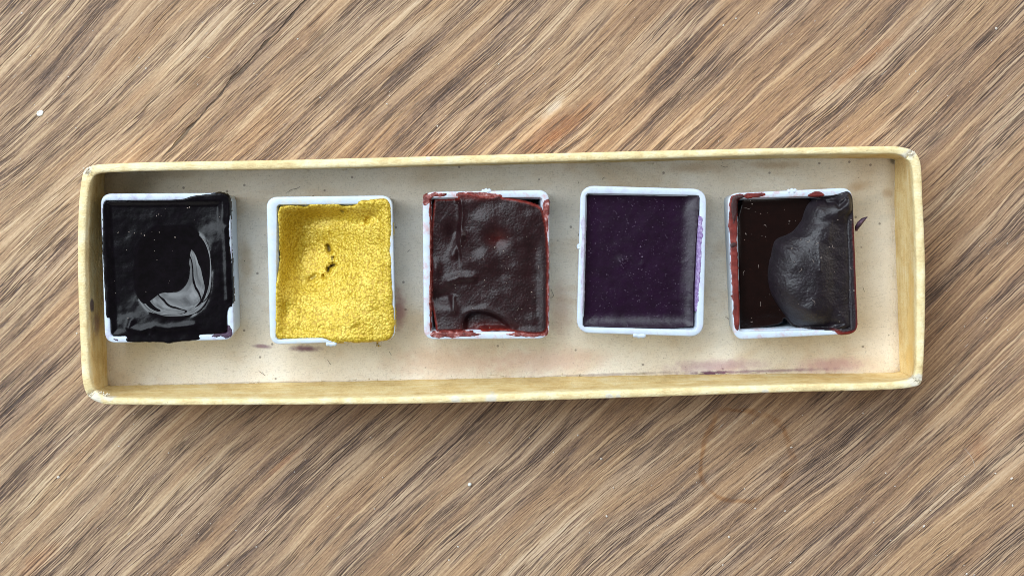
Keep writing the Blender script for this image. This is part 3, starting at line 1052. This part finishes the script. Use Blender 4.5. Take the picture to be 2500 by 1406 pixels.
f3 -= edge(s3, .22, .35)
film3 = np.clip(np.maximum(1 - sstep(.04, .40, s3), 0) * .9 + p3.g(735, 475, 70, 60, .2) + p3.g(560, 150, 160, 28, .55) + p3.g(650, 1160, 170, 40, .35), 0, 1)
m_brn = paint_mat('maroon_paint', [(.3, srgb(29, 12, 14)), (.7, srgb(40, 18, 21))], 1.0, .37, .05, 3.6, film=film_dark, spec=.32, sheen=.0, sheen_tint=(.8, .75, .85, 1),
                  grain=(srgb(74, 46, 48), .56, .74, .35))
p3.surface('paint_cake', f3, s3, m_brn, {'film': film3})
keep3 = np.where(s3 > 0, f3, -99)
sm = np.maximum.reduce([
    p3.sd([(164, 160), (190, 138), (270, 132), (360, 134), (340, 150), (260, 156), (228, 178), (224, 205), (196, 225), (164, 228)], .34, 2.0, 7),
    p3.sd([(208, 180), (228, 176), (232, 1190), (214, 1190), (212, 900), (216, 500)], .14, 1.1, 12),
    p3.sd([(1076, 190), (1110, 178), (1128, 168), (1130, 230), (1122, 330), (1118, 440), (1076, 430)], .10, 2.0, 13),
    p3.sd([(1090, 420), (1124, 440), (1126, 800), (1124, 1180), (1100, 1215), (1090, 1100)], .10, 2.0, 13),
    p3.sd([(208, 1178), (500, 1184), (900, 1186), (1110, 1190), (1112, 1216), (960, 1222), (800, 1226), (500, 1226), (300, 1234), (212, 1222)], .26, 1.0, 14) - .5 * np.exp(-((p3.X - 690) / 110) ** 2) * (p3.Y > 1180),
    p3.sd([(410, 124), (560, 122), (760, 136), (776, 160), (600, 170), (430, 170)], .14, 2.0, 16)])
fv = np.clip(.25 + sstep(.0, .5, sm) * 0 + fbm(p3.x * .8, p3.y * .8, 61, 3) * .6, 0, 1)
m_sm3 = paint_mat('brick_red_smear', [(.28, srgb(78, 22, 20)), (.48, srgb(114, 42, 36)), (.60, srgb(160, 92, 86)), (.70, srgb(210, 182, 184))], 1.5, .42, .08, 5.0)
p3.surface('paint_smear', p3.under() + .05 - edge(sm, .06, .12, 2.0), sm, m_sm3, margin=.1)
p3.h = keep3
p3.dust('dust_fleck', 120, 16, .035, .014, m_lint, (240, 190, 1110, 1180), (.15, .6), spots=((710, 545, .1), (780, 570, .08), (530, 622, .06), (633, 795, .07), (993, 885, .12), (440, 745, .07)))

# ---- flat purple block -----------------------------------------------------------
p4 = Pan('white pan of flat dusty dark purple paint with a lilac rim smear',
         (1360, 420, 420 / 1342), [(184, 106), (1168, 134), (1142, 1286), (152, 1254)],
         [(226, 168), (1116, 184), (1086, 1232), (200, 1210)], [(592, 1276, 690, 1282), (168, 600, 170, 560)], rad=.95, tint=srgb(190, 180, 214), amt=.4)
X, Y = p4.X, p4.Y
poly4 = [(224, 166), (1114, 182), (1106, 330), (1084, 600), (1070, 900), (1066, 1206), (900, 1220), (500, 1216), (198, 1206)]
s4 = p4.sd(poly4, .02, 2, 2, 0)
rw = 1.9
cav = np.clip(1 - s4 / rw, 0, 1)
right = sstep(60, 130, 0 * X + 100) * 0
cr4 = np.clip(1 - (1100 - (Y - 190) * .035 - X) * .0168 / 2.1, 0, 1.1)
cb4 = np.clip(1 - (1214 - Y) * .0164 / 1.9, 0, 1.1)
f4 = -.95 + .55 * (cr4 ** 6 + cb4 ** 6) ** (1 / 3) + .14 * cav ** 2
f4 += p4.seg([(1060, 300), (1015, 520), (1000, 980)], 60) * .07 + fbm(p4.x * .4, p4.y * .4, 51, 3) * .06 + fbm(p4.x * 3.5, p4.y * 3.5, 52, 3) * .008
f4 += p4.g(510, 700, 40, 40, .10) + p4.g(670, 720, 22, 22, .05)
f4 -= edge(s4, .05, .1)
m_pur = paint_mat('purple_paint', [(.3, srgb(24, 4, 25)), (.7, srgb(33, 8, 36))], .7, .32, .012, 6.0, spec=.32, grain=(srgb(80, 58, 84), .62, .76, .3))
p4.surface('paint_cake', f4, s4, m_pur)
keep4 = np.where(s4 > .05, f4, -99)
sm = np.maximum(p4.sd([(1100, 345), (1132, 338), (1138, 420), (1130, 600), (1116, 800), (1104, 960), (1096, 1080), (1066, 1090), (1074, 800), (1088, 560)], .16, 2.4, 17),
                p4.sd([(1096, 345), (1122, 345), (1108, 700), (1096, 1000), (1062, 1100), (1068, 700)], .2, 2.4, 18))
m_lil = paint_mat('lilac_smear', [(.3, srgb(112, 84, 140)), (.5, srgb(152, 128, 180)), (.7, srgb(196, 184, 216))], 2.4, .6, .10, 5.0)
p4.surface('paint_smear', p4.under() + .06 - edge(sm, .06, .12, 2.0), sm, m_lil, margin=.1)
sm = p4.sd([(184, 330), (224, 330), (216, 700), (206, 1120), (184, 1130), (190, 800)], .22, 1.6, 19)
m_gl = paint_mat('thin_mauve_smear', [(.3, srgb(176, 166, 190)), (.7, srgb(206, 206, 222))], 1.5, .6, .04, 5.0)
p4.surface('paint_smear', p4.under() + .03 - edge(sm, .04, .12, 2.0), sm, m_gl, margin=.08)
p4.h = keep4
p4.dust('dust_fleck', 620, 14, .042, .014, m_dust, (225, 190, 1070, 1195), (.3, .9),
        spots=tuple((510 + random.gauss(0, 22), 700 + random.gauss(0, 24), .05) for _ in range(26)) + ((655, 585, .09), (668, 665, .14), (650, 640, .09), (665, 765, .11), (640, 760, .08), (752, 434, .09), (440, 420, .07), (545, 665, .1)))

# ---- dark red-brown with a thick matte blob -------------------------------------
p5 = Pan('white pan of dark red brown paint under a thick matte charcoal blob',
         (1730, 420, 450 / 1438), [(146, 168), (1122, 122), (1166, 1262), (196, 1310)],
         [(218, 208), (1076, 184), (1112, 1226), (242, 1246)], [(612, 146, 688, 144)], tint=srgb(200, 124, 116), amt=.5)
X, Y = p5.X, p5.Y
s5 = p5.sd([(212, 190), (500, 196), (820, 190), (900, 400), (900, 1000), (760, 1240), (680, 1216), (640, 1176), (604, 1140), (590, 1192), (480, 1214), (330, 1236), (236, 1250)], .03, 2, 2, 1)
cavw = np.clip(1 - p5.si / 1.2, 0, 1)
f5 = -1.35 + .55 * cavw ** 2 * (1 - sstep(1000, 1200, Y)) + fbm(p5.x * .3, p5.y * .3, 71, 2) * .05
f5 += p5.g(490, 1150, 110, 50, -.10) - .5 * sstep(1040, 1230, Y)
f5 -= edge(s5, .08, .2)
m_deep = paint_mat('deep_red_paint', [(.3, srgb(17, 5, 4)), (.7, srgb(24, 8, 6))], .8, .20, .02, 4.0, spec=.35, grain=(srgb(70, 40, 30), .66, .76, .25))
p5.surface('paint_cake', f5, s5, m_deep)
k5 = np.where(s5 > .05, f5, -99)
outb = [(812, 212), (765, 285), (738, 370), (695, 440), (640, 488), (545, 516), (512, 560), (500, 640), (476, 720), (468, 850), (498, 960), (540, 1030), (600, 1115), (660, 1185), (740, 1222), (900, 1236), (1000, 1246),
        (1040, 1272), (1110, 1266), (1164, 1250), (1176, 1180), (1166, 1020), (1154, 700), (1142, 400), (1132, 210), (1100, 148), (1058, 152), (1000, 172), (900, 190)]
sb = p5.sd(outb, .05, 1.6, 6)
fb = -1.3 + 3.3 * (1 - np.exp(-np.clip(sb, 0, 9) / (1.5 - 1.1 * np.clip(sstep(940, 1080, X) + sstep(1180, 1240, Y) * sstep(850, 950, X), 0, 1)))) * (1 - .15 * sstep(900, 1150, X))
fb += p5.g(640, 640, 130, 110, .18) + p5.g(800, 1090, 100, 60, .22, 20) + p5.g(640, 900, 160, 160, .12) - p5.g(690, 1120, 80, 50, .30, 40)
fb -= 1.5 * sstep(780, 1160, X) * sstep(250, 420, Y)
fb -= p5.seg([(930, 240), (985, 232), (1010, 268), (1060, 215)], 17) * .5 + p5.seg([(1045, 330), (1090, 350)], 30) * .25
fb += p5.seg([(960, 205), (1030, 215)], 18) * .22 + p5.seg([(1080, 190), (1095, 300)], 22) * .2 + p5.seg([(845, 560), (855, 760)], 14) * .10 + p5.seg([(620, 500), (700, 520), (790, 500)], 30) * .14 - p5.seg([(720, 380), (840, 400), (960, 370)], 26) * .14
fb += fbm(p5.x * .5, p5.y * .5, 81, 2) * .16 + fbm(p5.x * 4, p5.y * 4, 82, 2) * .02
low = np.where(p5.si < .15, np.clip(.15 - p5.si, 0, .5), 0)
lipz = p5.under()
fb = np.maximum(fb, np.where((p5.si < .3) & (sb > 0), np.minimum(lipz, 0) + .10, -99)) - edge(sb, .2, .3)
filmb = np.clip((1 - sstep(.05, .55, sb)) * (sstep(1040, 1120, X) + sstep(930, 1010, X) * sstep(1150, 1220, Y)) * sstep(330, 520, Y), 0, 1)
m_blob = paint_mat('charcoal_blob', [(.3, srgb(20, 13, 19)), (.7, srgb(31, 22, 30))], .9, .41, .10, 3.0, film=[(.3, srgb(88, 12, 6)), (.55, srgb(126, 26, 16)), (.75, srgb(150, 50, 36))], spec=.5, sheen=.0, sheen_tint=(.75, .8, 1, 1))
p5.surface('paint_blob', fb, sb, m_blob, {'film': filmb}, label='thick matte charcoal blob of dried paint')
kb = np.where(sb > .05, fb, -99)
sm = np.maximum.reduce([
    p5.sd([(160, 200), (200, 174), (262, 172), (288, 196), (240, 210), (226, 250), (222, 500), (218, 560), (236, 900), (246, 1238), (200, 1236), (188, 1000), (172, 620), (160, 400)], .12, 1.6, 22),
    p5.sd([(262, 180), (340, 162), (430, 160), (452, 180), (400, 200), (270, 206)], .16, 1.8, 23),
    p5.sd([(770, 182), (820, 152), (870, 152), (912, 178), (880, 194), (780, 196)], .10, 2, 24),
    p5.sd([(960, 1238), (1040, 1280), (1160, 1262), (1172, 1220), (1060, 1216)], .08, 2, 25)])
m_sm5 = paint_mat('blood_red_smear', [(.30, srgb(80, 17, 13)), (.52, srgb(116, 36, 29)), (.70, srgb(142, 64, 56)), (.9, srgb(190, 134, 128))], .8, .45, .05, 4.0)
p5.surface('paint_smear', p5.under() + .05 - edge(sm, .06, .14, 2.0), sm, m_sm5, margin=.1)
sm = np.maximum(p5.sd([(166, 556), (195, 548), (224, 560), (216, 584), (176, 594)], .12, 3, 26), p5.sd([(176, 196), (230, 178), (282, 184), (270, 200), (232, 214), (222, 330), (196, 420), (180, 340)], .16, 2, 27))
m_drk = paint_mat('dark_smear', [(.3, srgb(40, 14, 16)), (.7, srgb(64, 26, 26))], 2, .5, .06, 4.0)
p5.surface('paint_smear', p5.under() + .12 - edge(sm, .09, .2, 2.0), sm, m_drk, margin=.1)
p5.h = np.maximum(k5, kb)
p5.dust('dust_fleck', 34, 20, .04, .016, m_lint, (250, 215, 1140, 1200), (.4, 1.1),
        spots=((350, 252, .08), (335, 225, .06), (640, 593, .1), (1110, 375, .08), (1000, 372, .06), (290, 535, .05)))

# ------------------------------------------------------------------ loose bits
# curled flake of dried paint lying beside the last pan
spn = [(1160, 462), (1162, 432), (1178, 402), (1204, 372), (1234, 350)]
wd_ = [.16, .30, .34, .26, .05]
zs_ = [ZP - 1.9, ZP - 1.5, ZP - 1.2, ZP - 1.0, ZP - .8]
secs = []
for i, (zx_, zy_) in enumerate(spn):
    a = p5.mm(*spn[max(i - 1, 0)], ZP - 1.2)
    b = p5.mm(*spn[min(i + 1, 4)], ZP - 1.2)
    t = (b - a) / np.linalg.norm(b - a)
    nrm = np.array([-t[1], t[0]])
    c = p5.mm(zx_, zy_, ZP - 1.2)
    prof = [(-1, -.05), (-.5, .12), (0, .2), (.5, .12), (1, -.05), (.5, -.02), (0, .04), (-.5, -.02)]
    secs.append(np.array([[*(c + nrm * u * wd_[i]), zs_[i] + v * 1.2] for u, v in prof]))
V, F = loft(secs, True, True)
m = Mat('purple_flake')
ncol = M_ = m.ramp(m.noise(m.pos, 2.0, 3, .6), [(.35, srgb(52, 34, 52)), (.6, srgb(98, 70, 88)), (.8, srgb(150, 122, 120))])
m_flake = m.out(ncol, .6)
mesh('paint_flake', V, F, m_flake, p5.o)

# white flake and round grain on the wood, big enough to pick out
m = Mat('white_chip')
m_white = m.out(srgb(228, 230, 226), .5)
x, y = P(98, 277, 0)
flake_loop = [(-.46, -.10), (-.30, -.36), (.02, -.42), (.34, -.22), (.46, .16), (.26, .40), (-.08, .34), (-.34, .22)]
fl = np.array(flake_loop)
L = [at_z(fl * 1.0 + (x, y), .02), at_z(fl * 1.02 + (x, y), .10), at_z(fl * .8 + (x, y), .20 + .05 * np.sin(np.arange(8))), at_z(fl * .35 + (x, y), .15)]
V, F = loft(L, True, True)
tag(mesh('white_flake', V, F, m_white, origin=(float(x), float(y), 0), smooth=False), 'thin angular white flake lying on the grey wood grain', 'flake')
x, y = P(1147, 1181, 0)
L = []
for a in np.linspace(.08, math.pi - .08, 9):
    r = .27 * math.sin(a)
    an = np.linspace(0, 2 * math.pi, 12, endpoint=False)
    L.append(at_z(np.stack([x + r * np.cos(an) * (1 + .12 * np.sin(2 * an)), y + r * np.sin(an)], 1), .25 - .25 * math.cos(a)))
V, F = loft(L, True, True)
tag(mesh('white_grain', V, F, m_white, origin=(float(x), float(y), 0)), 'round white grain on the wood below the tray', 'grain')

m = Mat('pale_dust')
m_pd = m.out(srgb(214, 206, 196), .7)
it = []
for px, py, r in ((1195, 1080, .16), (2470, 1167, .24), (2472, 1233, .17), (1932, 1091, .19), (1844, 1240, .16), (1780, 1310, .19), (2255, 1284, .2), (1468, 1119, .18), (1481, 1259, .18),
                  (1498, 1190, .15), (1352, 1103, .12), (945, 255, .17), (357, 168, .13), (340, 141, .12), (1185, 205, .09), (1302, 181, .1), (2432, 70, .17), (1852, 33, .14), (1797, 46, .12),
                  (53, 33, .13), (227, 76, .12), (143, 1164, .17), (412, 1105, .12), (596, 1001, .1), (626, 1334, .14), (2430, 1155, .12), (2133, 1275, .12), (2185, 1186, .1), (2107, 1008, .1),
                  (905, 1067, .11), (1118, 1333, .14), (1096, 1366, .11), (1411, 1062, .12), (2360, 1400, .14), (2378, 1402, .13), (1930, 1372, .12), (620, 10, .13), (186, 313, .11)):
    x, y = P(px, py, 0)
    it.append((float(x), float(y), r * .5, r))
for _ in range(560):
    x, y = P(rng.uniform(-60, 2560), rng.uniform(-60, 1460), 0)
    r = .055 * rng.uniform(.5, 1.0) + .09 * rng.random() ** 6
    it.append((float(x), float(y), r * .4, r))
V, F = grains(it)
items = []
for px, py, L_, a in ((500, 137, .9, -40), (492, 56, .5, 10), (2380, 1140, 3.0, 100), (1858, 1008, .5, 120), (690, 305, .4, 0)):
    x, y = P(px, py, 0)
    a = math.radians(a)
    pts = [[x + math.cos(a + .25 * k) * 0 + L_ * k / 6 * math.cos(a + .06 * k), y + L_ * k / 6 * math.sin(a + .06 * k), .05] for k in range(7)]
    items.append((pts, .022))
V2, F2 = strands(items)
tag(mesh('table_dust', np.vstack([V, V2]), F + [tuple(i + len(V) for i in f) for f in F2], m_pd, smooth=False),
    'tiny pale dust specks scattered over the wooden tabletop', 'dust', kind='stuff')

# dark fibres and specks shed on the tray floor
m = Mat('dark_fibre')
m_df = m.out(srgb(70, 58, 48), .8)
items, it = [], []
for pts in ([(700, 471), (712, 463), (724, 461), (733, 456)], [(1411, 449), (1413, 444)], [(1470, 437), (1476, 433)], [(800, 878), (808, 890)], [(632, 905), (648, 916)],
            [(1345, 705), (1352, 722), (1344, 728)], [(1760, 405), (1770, 409), (1776, 408)], [(1764, 395), (1762, 400)], [(1770, 772), (1784, 782)], [(950, 858), (956, 866)],
            [(995, 615), (1000, 610)], [(2106, 700), (2110, 712)]):
    q = []
    for a, b in pts:
        x, y = P(a, b, ZF)
        q.append([float(x), float(y), ZF + .16])
    items.append((q, .028))
for _ in range(55):
    px, py = rng.uniform(300, 2160), rng.uniform(425, 905)
    x, y = P(px, py, ZF)
    if rng.random() < .5:
        it.append((float(x), float(y), ZF + .1, rng.uniform(.03, .06)))
    else:
        a = rng.uniform(0, 6.28)
        l = rng.uniform(.1, .3)
        items.append(([[x + math.cos(a + .4 * k) * l * k / 3, y + math.sin(a + .4 * k) * l * k / 3, ZF + .12] for k in range(4)], .014))
V, F = grains(it)
V2, F2 = strands(items)
tag(mesh('floor_fibre', np.vstack([V, V2]), F + [tuple(i + len(V) for i in f) for f in F2], m_df, tray), kind='stuff')

for o in bpy.data.objects:
    if '_mm' in o:
        del o['_mm']
